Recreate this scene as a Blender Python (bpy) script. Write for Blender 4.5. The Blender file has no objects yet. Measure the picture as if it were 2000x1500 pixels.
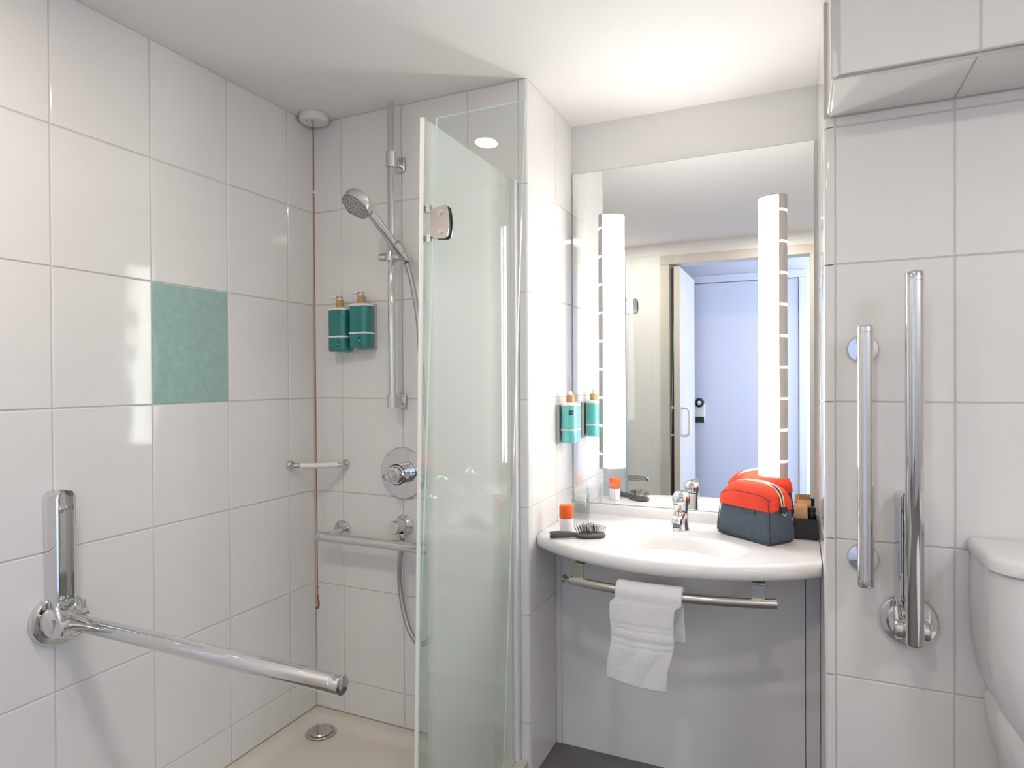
import bpy, bmesh, math, random
from mathutils import Vector, Matrix, Euler
random.seed(4)
PI = math.pi
S = bpy.context.scene
COL = S.collection
E = 1.232                      # height of the lens above the bathroom floor

# ------------------------------------------------------------------ camera
cam = bpy.data.cameras.new('camera'); co = bpy.data.objects.new('camera', cam); COL.objects.link(co)
cam.sensor_fit = 'HORIZONTAL'; cam.sensor_width = 36.0; cam.lens = 36.0 * 1239.9 / 2000.0
cam.clip_start = 0.01; cam.clip_end = 50
yaw, pit, rol = 0.422, -0.00684, 0.00533
M = Matrix.Rotation(yaw, 3, 'Z') @ Matrix.Rotation(PI/2 + pit, 3, 'X') @ Matrix.Rotation(-rol, 3, 'Z')
co.matrix_world = Matrix.Translation((0, 0, E)) @ M.to_4x4()
S.camera = co

# ------------------------------------------------------------------ light, exposure
S.view_settings.view_transform = 'Standard'; S.view_settings.look = 'None'
S.view_settings.exposure = 0.27; S.view_settings.gamma = 1.0
S.view_settings.use_curve_mapping = False
w = bpy.data.worlds.new('world'); S.world = w; w.use_nodes = True
w.node_tree.nodes['Background'].inputs[0].default_value = (0.75, 0.85, 1.0, 1)
w.node_tree.nodes['Background'].inputs[1].default_value = 0.3

def area(name, loc, rot, sx, sy, power, color, spread=PI):
    l = bpy.data.lights.new(name, 'AREA'); l.shape = 'RECTANGLE'; l.size = sx; l.size_y = sy
    l.energy = power; l.color = color; l.spread = spread
    o = bpy.data.objects.new(name, l); COL.objects.link(o); o.location = loc; o.rotation_euler = rot
    return o
VANITY_EMIT = 16.5
DOWN_POWER = 5.0
FILL_LAMP_EMIT = 40.0
CORRIDOR_POWER = 52.0
# added bluish area light at the hallway's unseen right end, giving it its blue
area('hall_blue_light', (1.65, -0.46, 1.25), (0, PI/2, 0), 2.0, 0.6, CORRIDOR_POWER, (0.60, 0.71, 1.0))

# ------------------------------------------------------------------ materials
def mat(name, col, rough=0.5, metal=0.0, bump=None, noise=None, spec=0.5, coat=0.0, **kw):
    m = bpy.data.materials.new(name); m.use_nodes = True
    nt = m.node_tree; b = nt.nodes['Principled BSDF']
    b.inputs['Base Color'].default_value = (*col, 1); b.inputs['Roughness'].default_value = rough
    b.inputs['Metallic'].default_value = metal; b.inputs['Specular IOR Level'].default_value = spec
    b.inputs['Coat Weight'].default_value = coat
    for k, v in kw.items(): b.inputs[k.replace('_', ' ')].default_value = v
    geo = nt.nodes.new('ShaderNodeNewGeometry')
    if noise:
        sc, amt = noise
        n = nt.nodes.new('ShaderNodeTexNoise'); n.inputs['Scale'].default_value = sc; n.inputs['Detail'].default_value = 4
        r = nt.nodes.new('ShaderNodeValToRGB')
        r.color_ramp.elements[0].position = 0.3; r.color_ramp.elements[1].position = 0.7
        r.color_ramp.elements[0].color = (*[c * (1 - amt) for c in col], 1)
        r.color_ramp.elements[1].color = (*[min(1, c * (1 + amt)) for c in col], 1)
        nt.links.new(geo.outputs['Position'], n.inputs['Vector']); nt.links.new(n.outputs['Fac'], r.inputs[0])
        nt.links.new(r.outputs[0], b.inputs['Base Color'])
    if bump:
        sc, dist, det = bump
        n = nt.nodes.new('ShaderNodeTexNoise'); n.inputs['Scale'].default_value = sc; n.inputs['Detail'].default_value = det
        bp = nt.nodes.new('ShaderNodeBump'); bp.inputs['Distance'].default_value = dist; bp.inputs['Strength'].default_value = 1.0
        nt.links.new(geo.outputs['Position'], n.inputs['Vector']); nt.links.new(n.outputs['Fac'], bp.inputs['Height'])
        nt.links.new(bp.outputs[0], b.inputs['Normal'])
    return m

def emit(name, col, st):
    m = bpy.data.materials.new(name); m.use_nodes = True; nt = m.node_tree
    nt.nodes.remove(nt.nodes['Principled BSDF'])
    e = nt.nodes.new('ShaderNodeEmission'); e.inputs[0].default_value = (*col, 1); e.inputs[1].default_value = st
    nt.links.new(e.outputs[0], nt.nodes['Material Output'].inputs[0]); return m

def sheet_fresnel(nt, ior=1.45):
    # both faces of a thin sheet reflect alike, seen from either side
    g = nt.nodes.new('ShaderNodeNewGeometry'); mr = nt.nodes.new('ShaderNodeMapRange')
    mr.inputs['To Min'].default_value = ior; mr.inputs['To Max'].default_value = 1/ior
    nt.links.new(g.outputs['Backfacing'], mr.inputs['Value'])
    f = nt.nodes.new('ShaderNodeFresnel'); nt.links.new(mr.outputs[0], f.inputs[0]); return f
def thin_glass(name, tint, fres=1.45):
    m = bpy.data.materials.new(name); m.use_nodes = True; nt = m.node_tree
    nt.nodes.remove(nt.nodes['Principled BSDF'])
    t = nt.nodes.new('ShaderNodeBsdfTransparent'); t.inputs[0].default_value = (*tint, 1)
    g = nt.nodes.new('ShaderNodeBsdfGlossy'); g.inputs['Roughness'].default_value = 0.0
    f = sheet_fresnel(nt, fres)
    mx = nt.nodes.new('ShaderNodeMixShader')
    nt.links.new(f.outputs[0], mx.inputs[0]); nt.links.new(t.outputs[0], mx.inputs[1]); nt.links.new(g.outputs[0], mx.inputs[2])
    nt.links.new(mx.outputs[0], nt.nodes['Material Output'].inputs[0]); return m

def frosted(name):
    # satin glass: mostly scattering, clear towards its two upright edges
    m = bpy.data.materials.new(name); m.use_nodes = True; nt = m.node_tree; L = nt.links
    nt.nodes.remove(nt.nodes['Principled BSDF'])
    t = nt.nodes.new('ShaderNodeBsdfTransparent'); t.inputs[0].default_value = (0.93, 0.98, 0.96, 1)
    tl = nt.nodes.new('ShaderNodeBsdfTranslucent'); tl.inputs[0].default_value = (0.95, 0.965, 0.95, 1)
    df = nt.nodes.new('ShaderNodeBsdfDiffuse'); df.inputs[0].default_value = (0.84, 0.875, 0.855, 1)
    g = nt.nodes.new('ShaderNodeBsdfGlossy'); g.inputs['Roughness'].default_value = 0.02
    m1 = nt.nodes.new('ShaderNodeMixShader'); m1.inputs[0].default_value = 0.45
    L.new(tl.outputs[0], m1.inputs[1]); L.new(df.outputs[0], m1.inputs[2])
    geo = nt.nodes.new('ShaderNodeNewGeometry'); sp = nt.nodes.new('ShaderNodeSeparateXYZ'); L.new(geo.outputs['Position'], sp.inputs[0])
    r = nt.nodes.new('ShaderNodeValToRGB'); mr = nt.nodes.new('ShaderNodeMapRange')
    mr.inputs['From Min'].default_value = 1.2; mr.inputs['From Max'].default_value = 1.78
    L.new(sp.outputs['Y'], mr.inputs['Value']); L.new(mr.outputs[0], r.inputs[0])
    els = r.color_ramp.elements
    els[0].position = 0.10; els[0].color = (0.1, 0.1, 0.1, 1); els[1].position = 0.17; els[1].color = (1, 1, 1, 1)
    e = els.new(0.68); e.color = (1, 1, 1, 1); e = els.new(0.80); e.color = (0.35, 0.35, 0.35, 1)
    mul = nt.nodes.new('ShaderNodeMath'); mul.operation = 'MULTIPLY'; mul.inputs[1].default_value = 0.86; L.new(r.outputs[0], mul.inputs[0])
    m2 = nt.nodes.new('ShaderNodeMixShader'); L.new(mul.outputs[0], m2.inputs[0]); L.new(t.outputs[0], m2.inputs[1]); L.new(m1.outputs[0], m2.inputs[2])
    f = sheet_fresnel(nt)
    m3 = nt.nodes.new('ShaderNodeMixShader'); L.new(f.outputs[0], m3.inputs[0]); L.new(m2.outputs[0], m3.inputs[1]); L.new(g.outputs[0], m3.inputs[2])
    L.new(m3.outputs[0], nt.nodes['Material Output'].inputs[0]); return m

TILE = mat('glazed_white_tile', (0.80, 0.785, 0.76), 0.06, bump=(7.0, 0.0016, 1.0), spec=0.5)
GROUT = mat('grey_grout', (0.64, 0.62, 0.575), 0.9, bump=(300, 0.0006, 2))
TEAL = mat('teal_glass_tile', (0.34, 0.51, 0.47), 0.05, bump=(12, 0.0016, 1), noise=(45, 0.08))
PAINT = mat('white_ceiling_paint', (0.88, 0.865, 0.84), 0.7, bump=(160, 0.0004, 2))
PANEL = mat('white_laminate_panel', (0.87, 0.855, 0.845), 0.45)
TRIM = mat('white_plastic_trim', (0.82, 0.81, 0.80), 0.25)
VINYL = mat('grey_vinyl_floor', (0.17, 0.163, 0.156), 0.55, noise=(120, 0.12), bump=(220, 0.0006, 3))
CHROME = mat('chrome', (0.72, 0.72, 0.72), 0.05, 1.0)
STEEL = mat('brushed_steel', (0.50, 0.475, 0.44), 0.28, 1.0, bump=(400, 0.0002, 2))
SATIN = mat('satin_chrome', (0.62, 0.61, 0.60), 0.16, 1.0)
DARK = mat('dark_rubber', (0.02, 0.02, 0.022), 0.5)
CERAMIC = mat('white_glazed_ceramic', (0.78, 0.77, 0.765), 0.08, coat=0.3)
SOLID = mat('white_solid_surface', (0.80, 0.785, 0.78), 0.22)
ACRYL = mat('cream_acrylic_tray', (0.72, 0.67, 0.59), 0.3, bump=(60, 0.0003, 2))
MIRROR = mat('silvered_mirror', (0.93, 0.94, 0.935), 0.0, 1.0)
LAMPGLOW = emit('vanity_lamp_diffuser_glow', (1.0, 0.975, 0.955), VANITY_EMIT)
SLITGLOW = emit('vanity_lamp_slit_glow', (1.0, 0.96, 0.93), 3.0)
LAMPBODY = mat('lamp_housing_grey', (0.46, 0.43, 0.41), 0.5)
LED = emit('downlight_glow', (1.0, 0.94, 0.87), 6.0)
GLASS = thin_glass('clear_door_glass', (0.965, 0.985, 0.975))
GEDGE = mat('green_glass_edge', (0.56, 0.72, 0.67), 0.1)
FROST = frosted('frosted_door_glass')
TUMBLER = thin_glass('tumbler_glass', (0.975, 0.985, 0.985), 1.45)
SEALP = mat('translucent_white_seal', (0.84, 0.87, 0.78), 0.3)
TEALSOAP = mat('teal_soap_bottle', (0.008, 0.20, 0.185), 0.05, coat=0.5)
AQUASOAP = mat('aqua_soap_bottle', (0.14, 0.60, 0.56), 0.12, coat=0.5)
WHITEP = mat('white_plastic', (0.80, 0.79, 0.77), 0.3)
WOODCAP = mat('tan_wood_collar', (0.50, 0.31, 0.13), 0.5, noise=(180, 0.15))
GREYP = mat('grey_plastic_backplate', (0.50, 0.48, 0.49), 0.3)
ORANGECORD = mat('orange_cord', (0.42, 0.10, 0.04), 0.6)
ORANGE = mat('orange_cap', (0.90, 0.13, 0.015), 0.35)
CANBODY = mat('pinkish_white_can', (0.80, 0.74, 0.75), 0.3)
BAGRED = mat('orange_red_canvas', (0.78, 0.055, 0.022), 0.85, bump=(900, 0.0004, 2), noise=(30, 0.08))
BAGGREY = mat('slate_grey_canvas', (0.072, 0.098, 0.128), 0.9, bump=(900, 0.0004, 2), noise=(40, 0.10))
PIPING = mat('dark_piping', (0.02, 0.022, 0.03), 0.6)
CREAM = mat('cream_zip_tape', (0.80, 0.66, 0.45), 0.8)
BRUSHG = mat('grey_rubber_brush', (0.085, 0.075, 0.075), 0.45)
BRISTLE = mat('dark_bristles', (0.05, 0.035, 0.032), 0.5)
TRAYBLK = mat('black_tray', (0.008, 0.008, 0.009), 0.35)
KRAFT = mat('kraft_paper', (0.60, 0.38, 0.19), 0.8, noise=(60, 0.08))
TERRY = mat('white_terry_cloth', (0.88, 0.87, 0.875), 0.95, bump=(620, 0.0022, 3))
HALLPAINT = mat('pale_hall_paint', (0.72, 0.74, 0.80), 0.6)
HALLDOOR = mat('pale_blue_hall_door', (0.66, 0.70, 0.80), 0.45)
FRAMEB = mat('beige_door_frame', (0.64, 0.60, 0.54), 0.45)
BROWN = mat('dark_brown_gap', (0.07, 0.045, 0.03), 0.5)
CARPET = mat('hall_carpet', (0.12, 0.12, 0.14), 0.95, noise=(200, 0.2))
INK = mat('black_ink', (0.015, 0.03, 0.03), 0.5)

# ------------------------------------------------------------------ helpers
def root_off(p):
    v = Vector((0, 0, 0))
    while p is not None:
        v += p.location; p = p.parent
    return v
def finish(name, bm, m, parent=None, smooth=False, local=False, origin=None):
    """one mesh object; bm is in world coordinates unless local"""
    if not local:
        off = root_off(parent) if parent else Vector((0, 0, 0))
        if parent is None and origin is not None: off = Vector(origin)
        bmesh.ops.translate(bm, verts=bm.verts, vec=-off)
    bmesh.ops.recalc_face_normals(bm, faces=bm.faces)
    me = bpy.data.meshes.new(name); bm.to_mesh(me); bm.free()
    if smooth:
        for p in me.polygons: p.use_smooth = True
        if smooth is not True:
            me.set_sharp_from_angle(angle=math.radians(smooth))
    for mm in (m if isinstance(m, (list, tuple)) else [m]): me.materials.append(mm)
    o = bpy.data.objects.new(name, me); COL.objects.link(o); o.parent = parent
    if parent is None and origin is not None: o.location = origin
    return o
def thing(name, label, cat, loc=(0, 0, 0), group=None, rz=0):
    o = bpy.data.objects.new(name, None); COL.objects.link(o); o.location = loc; o.rotation_euler = (0, 0, rz)
    o.empty_display_size = 0.05
    o['label'] = label; o['category'] = cat; o['kind'] = 'thing'
    if group: o['group'] = group
    return o
def tag(o, label, cat, group=None):
    o['label'] = label; o['category'] = cat; o['kind'] = 'thing'
    if group: o['group'] = group
    return o
def struct(o, label=None, cat=None):
    o['kind'] = 'structure'
    if label: o['label'] = label
    if cat: o['category'] = cat
    return o
def dup(o, parent=None):
    c = o.copy(); COL.objects.link(c); c.parent = parent
    for ch in list(o.children): dup(ch, c)
    return c
NB = bmesh.new
def box(bm, x0, x1, y0, y1, z0, z1, bev=0, seg=2):
    r = bmesh.ops.create_cube(bm, size=1)
    vs = r['verts']
    bmesh.ops.scale(bm, verts=vs, vec=(abs(x1-x0), abs(y1-y0), abs(z1-z0)))
    bmesh.ops.translate(bm, verts=vs, vec=((x0+x1)/2, (y0+y1)/2, (z0+z1)/2))
    if bev:
        es = list({e for v in vs for e in v.link_edges})
        bmesh.ops.bevel(bm, geom=es, offset=bev, segments=seg, affect='EDGES', profile=0.5)
    return bm
def frame_of(d):
    d = d.normalized(); up = Vector((0, 0, 1)) if abs(d.z) < 0.95 else Vector((0, 1, 0))
    a = d.cross(up).normalized(); b = a.cross(d).normalized(); return a, b
def sweep(bm, pts, rad, n=16, caps=True, flat=1.0):
    """tube along pts; rad number or list"""
    pts = [Vector(p) for p in pts]; k = len(pts)
    rad = rad if isinstance(rad, (list, tuple)) else [rad] * k
    rings = []; pa = None
    for i in range(k):
        d = (pts[min(i+1, k-1)] - pts[max(i-1, 0)])
        if d.length < 1e-9: d = Vector((0, 0, 1))
        d.normalize()
        if pa is None: a, b = frame_of(d)
        else:
            a = (pa - d * pa.dot(d)).normalized(); b = d.cross(a)
        pa = a
        rings.append([bm.verts.new(pts[i] + (a * math.cos(2*PI*j/n) + b * flat * math.sin(2*PI*j/n)) * rad[i]) for j in range(n)])
    for i in range(k-1):
        for j in range(n):
            bm.faces.new((rings[i][j], rings[i][(j+1) % n], rings[i+1][(j+1) % n], rings[i+1][j]))
    if caps:
        bm.faces.new(rings[0]); bm.faces.new(rings[-1])
    return bm
def lathe(bm, prof, center, axis=(0, 0, 1), n=32):
    """prof: list of (r, h) along axis from center"""
    ax = Vector(axis).normalized(); a, b = frame_of(ax); c = Vector(center); rings = []
    for r, h in prof:
        if r < 1e-6: rings.append([bm.verts.new(c + ax * h)])
        else: rings.append([bm.verts.new(c + ax * h + (a * math.cos(2*PI*j/n) + b * math.sin(2*PI*j/n)) * r) for j in range(n)])
    for i in range(len(rings)-1):
        A, B = rings[i], rings[i+1]
        for j in range(n):
            k = (j+1) % n
            if len(A) == 1 and len(B) == 1: continue
            if len(A) == 1: bm.faces.new((A[0], B[j], B[k]))
            elif len(B) == 1: bm.faces.new((A[j], A[k], B[0]))
            else: bm.faces.new((A[j], A[k], B[k], B[j]))
    return bm
def prism(bm, poly, axis, a, b):
    """poly: list of 2D points; axis 'x','y','z'; extruded from a to b"""
    def P(p, t):
        return {'x': (t, p[0], p[1]), 'y': (p[0], t, p[1]), 'z': (p[0], p[1], t)}[axis]
    A = [bm.verts.new(P(p, a)) for p in poly]; B = [bm.verts.new(P(p, b)) for p in poly]; n = len(poly)
    bm.faces.new(A); bm.faces.new(B[::-1])
    for i in range(n): bm.faces.new((A[i], A[(i+1) % n], B[(i+1) % n], B[i]))
    return bm
def loft(bm, rings, cap=True):
    R = [[bm.verts.new(p) for p in r] for r in rings]; n = len(R[0])
    for i in range(len(R)-1):
        for j in range(n): bm.faces.new((R[i][j], R[i][(j+1) % n], R[i+1][(j+1) % n], R[i+1][j]))
    if cap: bm.faces.new(R[0][::-1]); bm.faces.new(R[-1])
    return bm
def rrect(cx, cy, hx, hy, r, z, n=6):
    out = []
    for sx, sy, a0 in ((1, 1, 0), (-1, 1, PI/2), (-1, -1, PI), (1, -1, 3*PI/2)):
        for i in range(n+1):
            t = a0 + (PI/2) * i / n
            out.append((cx + sx*(hx-r) + r*math.cos(t), cy + sy*(hy-r) + r*math.sin(t), z))
    return out
def bez(pts, n=10):
    """smooth Catmull-Rom polyline"""
    P = [Vector(p) for p in pts]; P = [P[0]*2 - P[1]] + P + [P[-1]*2 - P[-2]]; out = []
    for i in range(1, len(P)-2):
        for k in range(n):
            t = k / n; a, b, c, d = P[i-1], P[i], P[i+1], P[i+2]
            out.append(0.5*((2*b) + (c-a)*t + (2*a-5*b+4*c-d)*t*t + (-a+3*b-3*c+d)*t**3))
    out.append(P[-2]); return out

# ------------------------------------------------------------------ room shell
XL, YB, XC, YN, XN, YR = -1.575, 1.783, -0.747, 2.205, 0.060, 1.714
YO, XR, ZC = 0.02, 1.577, 2.148
GD = 0.0022                                       # tiles stand this proud of the grout
tile_cache = {}
def tile_mesh(wd, ht, m):
    key = (round(wd, 4), round(ht, 4), m.name)
    if key in tile_cache: return tile_cache[key]
    bm = NB(); c = 0.0018; g = 0.0016; hw, hh = wd/2 - g, ht/2 - g
    A = [bm.verts.new((sx*hw, sy*hh, -0.006)) for sx, sy in ((-1,-1),(1,-1),(1,1),(-1,1))]
    B = [bm.verts.new((sx*hw, sy*hh, -c)) for sx, sy in ((-1,-1),(1,-1),(1,1),(-1,1))]
    Cc = [bm.verts.new((sx*(hw-c*.4), sy*(hh-c*.4), -c*.4)) for sx, sy in ((-1,-1),(1,-1),(1,1),(-1,1))]
    D = [bm.verts.new((sx*(hw-c), sy*(hh-c), 0)) for sx, sy in ((-1,-1),(1,-1),(1,1),(-1,1))]
    for P, Q in ((A, B), (B, Cc), (Cc, D)):
        for i in range(4): bm.faces.new((P[i], P[(i+1) % 4], Q[(i+1) % 4], Q[i]))
    bm.faces.new(D)
    me = bpy.data.meshes.new('tile'); bm.to_mesh(me); bm.free(); me.materials.append(m)
    tile_cache[key] = me; return me
def tiles(parent, origin, u, v, us, vs, special=()):
    """tiles over the grid us x vs on the plane origin + s*u + t*v, facing u x v"""
    u = Vector(u); v = Vector(v); n = u.cross(v); O = Vector(origin)
    R = Matrix((u, v, n)).transposed().to_4x4()
    for i in range(len(us)-1):
        for j in range(len(vs)-1):
            wd, ht = abs(us[i+1]-us[i]), abs(vs[j+1]-vs[j])
            m = TEAL if (i, j) in special else TILE
            o = bpy.data.objects.new('tile', tile_mesh(wd, ht, m)); COL.objects.link(o)
            c = O + u*((us[i]+us[i+1])/2) + v*((vs[j]+vs[j+1])/2)
            tilt = Euler((random.uniform(-.0016, .0016), random.uniform(-.0016, .0016), 0)).to_matrix().to_4x4()
            o.matrix_world = Matrix.Translation(c) @ R @ tilt
            o.parent = parent
            if m is TEAL: o['label'] = 'teal green glass tile with frosted mottling'
ZJ = [E-0.062 + 0.33*k for k in (-3, -2, -1, 0, 1, 2)]      # the level tile joints
def wall_box(name, x0, x1, y0, y1, z0, z1, m=GROUT):
    o = finish(name, box(NB(), x0, x1, y0, y1, z0, z1), m); struct(o); return o
TRAYZ = E - 1.166
wl = wall_box('wall_left', XL-0.1, XL-GD, YO, YB+0.1, 0, ZC+0.05)
ys = [0.022, 0.155, 0.405, 0.656, 0.9065, 1.157, 1.4075, 1.658, YB]
tiles(wl, (XL, 0, 0), (0, 1, 0), (0, 0, 1), ys, [TRAYZ] + ZJ + [ZC], special={(5, 4)})
wb = wall_box('wall_back', XL-GD, XC-0.004, YB+GD, YB+0.1, 0, ZC+0.05)
xs = [XL, -1.452, -1.2015, -0.951, -0.775]
tiles(wb, (0, YB, 0), (1, 0, 0), (0, 0, 1), xs, [TRAYZ] + ZJ + [ZC])
# rounded edge tiles where the shower wall turns into the washbasin niche
def bullnose(parent, x0, x1, y, sx, zs, r=0.010):
    """strip of edge tiles facing -y from x0 (flat side) to x1 (rounded arris), sx = side of the arris"""
    for a, b in zip(zs[:-1], zs[1:]):
        poly = [(x0+0.001*sx, y), (x0+0.001*sx, y+0.008), (x1, y+0.014), ]
        arc = [(x1 - sx*r + sx*r*math.sin(t), y + r - r*math.cos(t)) for t in [PI/2*k/6 for k in range(7)]]
        poly = [(x0+0.001*sx, y), (x0+0.001*sx, y+0.010), (x1-sx*0.004, y+0.02), (x1, y+0.02)] + arc[::-1]
        bm = NB(); prism(bm, poly, 'z', a+0.0012, b-0.0012)
        finish('edge_tile', bm, TILE, parent, smooth=40)
bullnose(wb, -0.775, XC, YB, 1, [0.0] + ZJ + [ZC])
wnl = wall_box('wall_niche_left', XC-0.096, XC-GD, YB+0.021, YN+0.1, 0, ZC+0.05)
tiles(wnl, (XC, 0, 0), (0, 1, 0), (0, 0, 1), [YB+0.02, 2.033, YN], [0.0] + ZJ + [ZC])
wnb = wall_box('wall_niche_back', XC-GD, XN+GD, YN, YN+0.1, 0, ZC+0.05, PAINT)
wnr = wall_box('wall_niche_right', XN+GD, XN+0.1, YR+0.021, YN+0.1, 0, ZC+0.05)
tiles(wnr, (XN, 0, 0), (0, -1, 0), (0, 0, 1), [-YN, -1.964, -(YR+0.02)], [0.0] + ZJ + [ZC])
SZ = E + 0.627                                     # underside of the boxed-in bulkhead
ZJR = [E-0.0576 + 0.33*k for k in (-3, -2, -1, 0, 1, 2)]
wr = wall_box('wall_back_right', XN+0.02, XR, YR+GD, YR+0.1, 0, ZC+0.05)
tiles(wr, (0, YR, 0), (1, 0, 0), (0, 0, 1), [0.084, 0.3246, 0.575, 0.8255, 1.076, 1.3265, XR], [0.0] + ZJR + [SZ])
bullnose(wr, 0.084, XN, YR, -1, [0.0] + ZJR + [SZ])
YK = 1.503
bk = wall_box('wall_bulkhead', 0.070, XR, YK+GD, YR+GD, SZ+GD, ZC+0.05)
tiles(bk, (0, YK, 0), (1, 0, 0), (0, 0, 1), [0.083, 0.327, 0.5775, 0.828, 1.0785, 1.329, XR], [SZ+0.008, ZC])
tiles(bk, (0, 0, SZ), (1, 0, 0), (0, -1, 0), [0.072, 0.3246, 0.575, 0.8255, 1.076, 1.3265, XR], [-YR, -(YK+0.008)])
tiles(bk, (0.068, 0, 0), (0, -1, 0), (0, 0, 1), [-YR, -(YK+0.012)], [SZ+0.008, ZC])
bm = NB(); sweep(bm, [(0.0745, YK+0.0065, SZ+0.004), (0.0745, YK+0.0065, ZC)], 0.0075, 12)
struct(finish('trim_1', bm, TRIM, smooth=40))
bm = NB(); sweep(bm, [(0.070, YK+0.0055, SZ+0.0045), (XR, YK+0.0055, SZ+0.0045)], 0.0062, 12)
struct(finish('trim_2', bm, TRIM, smooth=40))
wall_box('wall_right', XR, XR+0.1, YO, YR+0.1, 0, ZC+0.05, PANEL)
# wall opposite, with the doorway the camera looks in through
OX0, OX1, OZ = -0.790, 0.075, 2.008
bm = NB(); box(bm, XL-0.1, OX0-0.05, YO-0.10, YO, 0, ZC+0.05); box(bm, OX1+0.05, XR+0.1, YO-0.10, YO, 0, ZC+0.05)
box(bm, OX0-0.05, OX1+0.05, YO-0.10, YO, OZ+0.05, ZC+0.05)
wf = finish('wall_front', bm, PANEL); struct(wf)
bm = NB(); box(bm, OX0-0.06, OX0, YO-0.11, YO+0.012, 0, OZ-0.0005, 0.003); box(bm, OX1, OX1+0.06, YO-0.11, YO+0.012, 0, OZ-0.0005, 0.003)
box(bm, OX0-0.06, OX1+0.06, YO-0.11, YO+0.012, OZ, OZ+0.06, 0.003)
struct(finish('trim_3', bm, FRAMEB))
bm = NB(); box(bm, OX0, OX0+0.028, YO-0.10, YO-0.085, 0, OZ-0.01)
struct(finish('gap_strip', bm, BROWN))  # dark strip put in for the shade of the gap beside the open door
struct(finish('ceiling', box(NB(), XL-0.1, XR+0.1, YO-0.1, YN+0.1, ZC, ZC+0.1), PAINT))
struct(finish('floor', box(NB(), XL-0.1, XR+0.1, YO-0.1, YN+0.1, -0.1, 0), VINYL))
# hallway seen in the mirror
HY = -0.80
struct(finish('floor_hall', box(NB(), -1.5, 1.8, HY-0.1, YO-0.1, -0.1, -0.002), CARPET))
struct(finish('ceiling_hall', box(NB(), -1.5, 1.8, HY-0.1, YO-0.1, 2.3, 2.4), PAINT))
struct(finish('wall_hall_back', box(NB(), -1.5, 1.8, HY-0.1, HY, 0, 2.3), HALLPAINT))
struct(finish('wall_hall_left', box(NB(), -1.6, -1.5, HY-0.1, YO-0.1, 0, 2.3), HALLPAINT))
struct(finish('wall_hall_right', box(NB(), 1.8, 1.9, HY-0.1, YO-0.1, 0, 2.3), HALLPAINT))
# entrance door
d2 = bpy.data.objects.new('door_2', None); COL.objects.link(d2); d2.location = (-0.40, HY, 0); struct(d2, 'pale blue hallway entrance door reflected in the mirror', 'door')
DX0, DX1, DZ = -0.770, 0.010, E+0.745
finish('door_leaf', box(NB(), DX0, DX1, HY+0.001, HY+0.022, 0.01, DZ, 0.0015), HALLDOOR, d2)
bm = NB(); g = 0.005
box(bm, DX0-0.06, DX0-g, HY+0.001, HY+0.035, 0.0, DZ+g-0.0005, 0.003); box(bm, DX1+g, DX1+0.06, HY+0.001, HY+0.035, 0.0, DZ+g-0.0005, 0.003)
box(bm, DX0-0.06, DX1+0.06, HY+0.001, HY+0.035, DZ+g, DZ+0.06, 0.003); finish('door_frame', bm, HALLPAINT, d2)
bm = NB(); box(bm, -0.738, -0.666, HY+0.022, HY+0.034, E-0.345, E-0.19, 0.002)
lock = finish('lock_plate', bm, WHITEP, d2)
bm = NB(); lathe(bm, [(0, 0), (0.036, 0), (0.036, 0.018), (0.03, 0.022), (0, 0.022)], (-0.702, HY+0.022, E-0.19), (0, 1, 0))
finish('lock_escutcheon', bm, INK, lock, smooth=40)
bm = NB(); lathe(bm, [(0, 0), (0.018, 0), (0.020, 0.02), (0.014, 0.032), (0, 0.034)], (-0.702, HY+0.04, E-0.19), (0, 1, 0))
finish('turn_knob', bm, CHROME, lock, smooth=40)
bm = NB(); box(bm, -0.738, -0.666, HY+0.03, HY+0.038, E-0.345, E-0.30, 0.001); finish('card_slot', bm, INK, lock)
# bathroom door leaf standing open into the hall, seen edge-on in the mirror
d1 = bpy.data.objects.new('door_1', None); COL.objects.link(d1); d1.location = (-0.74, YO-0.11, 0); struct(d1, 'bathroom door standing open edge on beside the hallway opening', 'door')
finish('door_leaf', box(NB(), -0.762, -0.722, -0.66, YO-0.002, 0.01, OZ-0.015, 0.002), FRAMEB, d1)
for s, x in ((1, -0.722), (-1, -0.762)):
    bm = NB(); yy = YO-0.05; a, b = E-0.385, E-0.20; dx = s*0.055
    sweep(bm, bez([(x, yy, a), (x+dx*.7, yy, a), (x+dx, yy, a+0.03), (x+dx, yy, (a+b)/2), (x+dx, yy, b-0.03), (x+dx*.7, yy, b), (x, yy, b)], 6), 0.010, 12)
    finish('door_handle', bm, TRIM, d1, smooth=50)

# ------------------------------------------------------------------ ceiling downlights and an added fill lamp
def downlight(x, y, label, p, col=(1.0, 0.885, 0.75)):
    t = thing('downlight', label, 'ceiling light', (x, y, ZC), 'recessed ceiling downlights')
    bm = NB(); lathe(bm, [(0.046, 0), (0.046, -0.006), (0.038, -0.008), (0.036, -0.003), (0.036, 0)], (x, y, ZC)); finish('ring', bm, TRIM, t, smooth=40)
    bm = NB(); lathe(bm, [(0, -0.002), (0.036, -0.002)], (x, y, ZC)); finish('lens', bm, LED, t)
    l = bpy.data.lights.new('downlight_light', 'AREA'); l.shape = 'DISK'; l.size = 0.075; l.energy = p; l.color = col; l.spread = PI
    o = bpy.data.objects.new('downlight_light', l); COL.objects.link(o); o.location = (x, y, ZC-0.012)
downlight(-1.03, 0.48, 'small round recessed downlight in the ceiling before the shower', DOWN_POWER)
downlight(-0.10, 0.40, 'small round recessed downlight added for fill in the ceiling just inside the doorway', DOWN_POWER*0.9)  # extra downlight added for fill, placed where the mirror lamp hides it
t = thing('fill_lamp', 'round opal fill lamp added on the bathroom ceiling beyond the toilet, out of view', 'ceiling light', (1.24, 0.45, ZC))  # added out of view to spread soft fill light across the room
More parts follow.
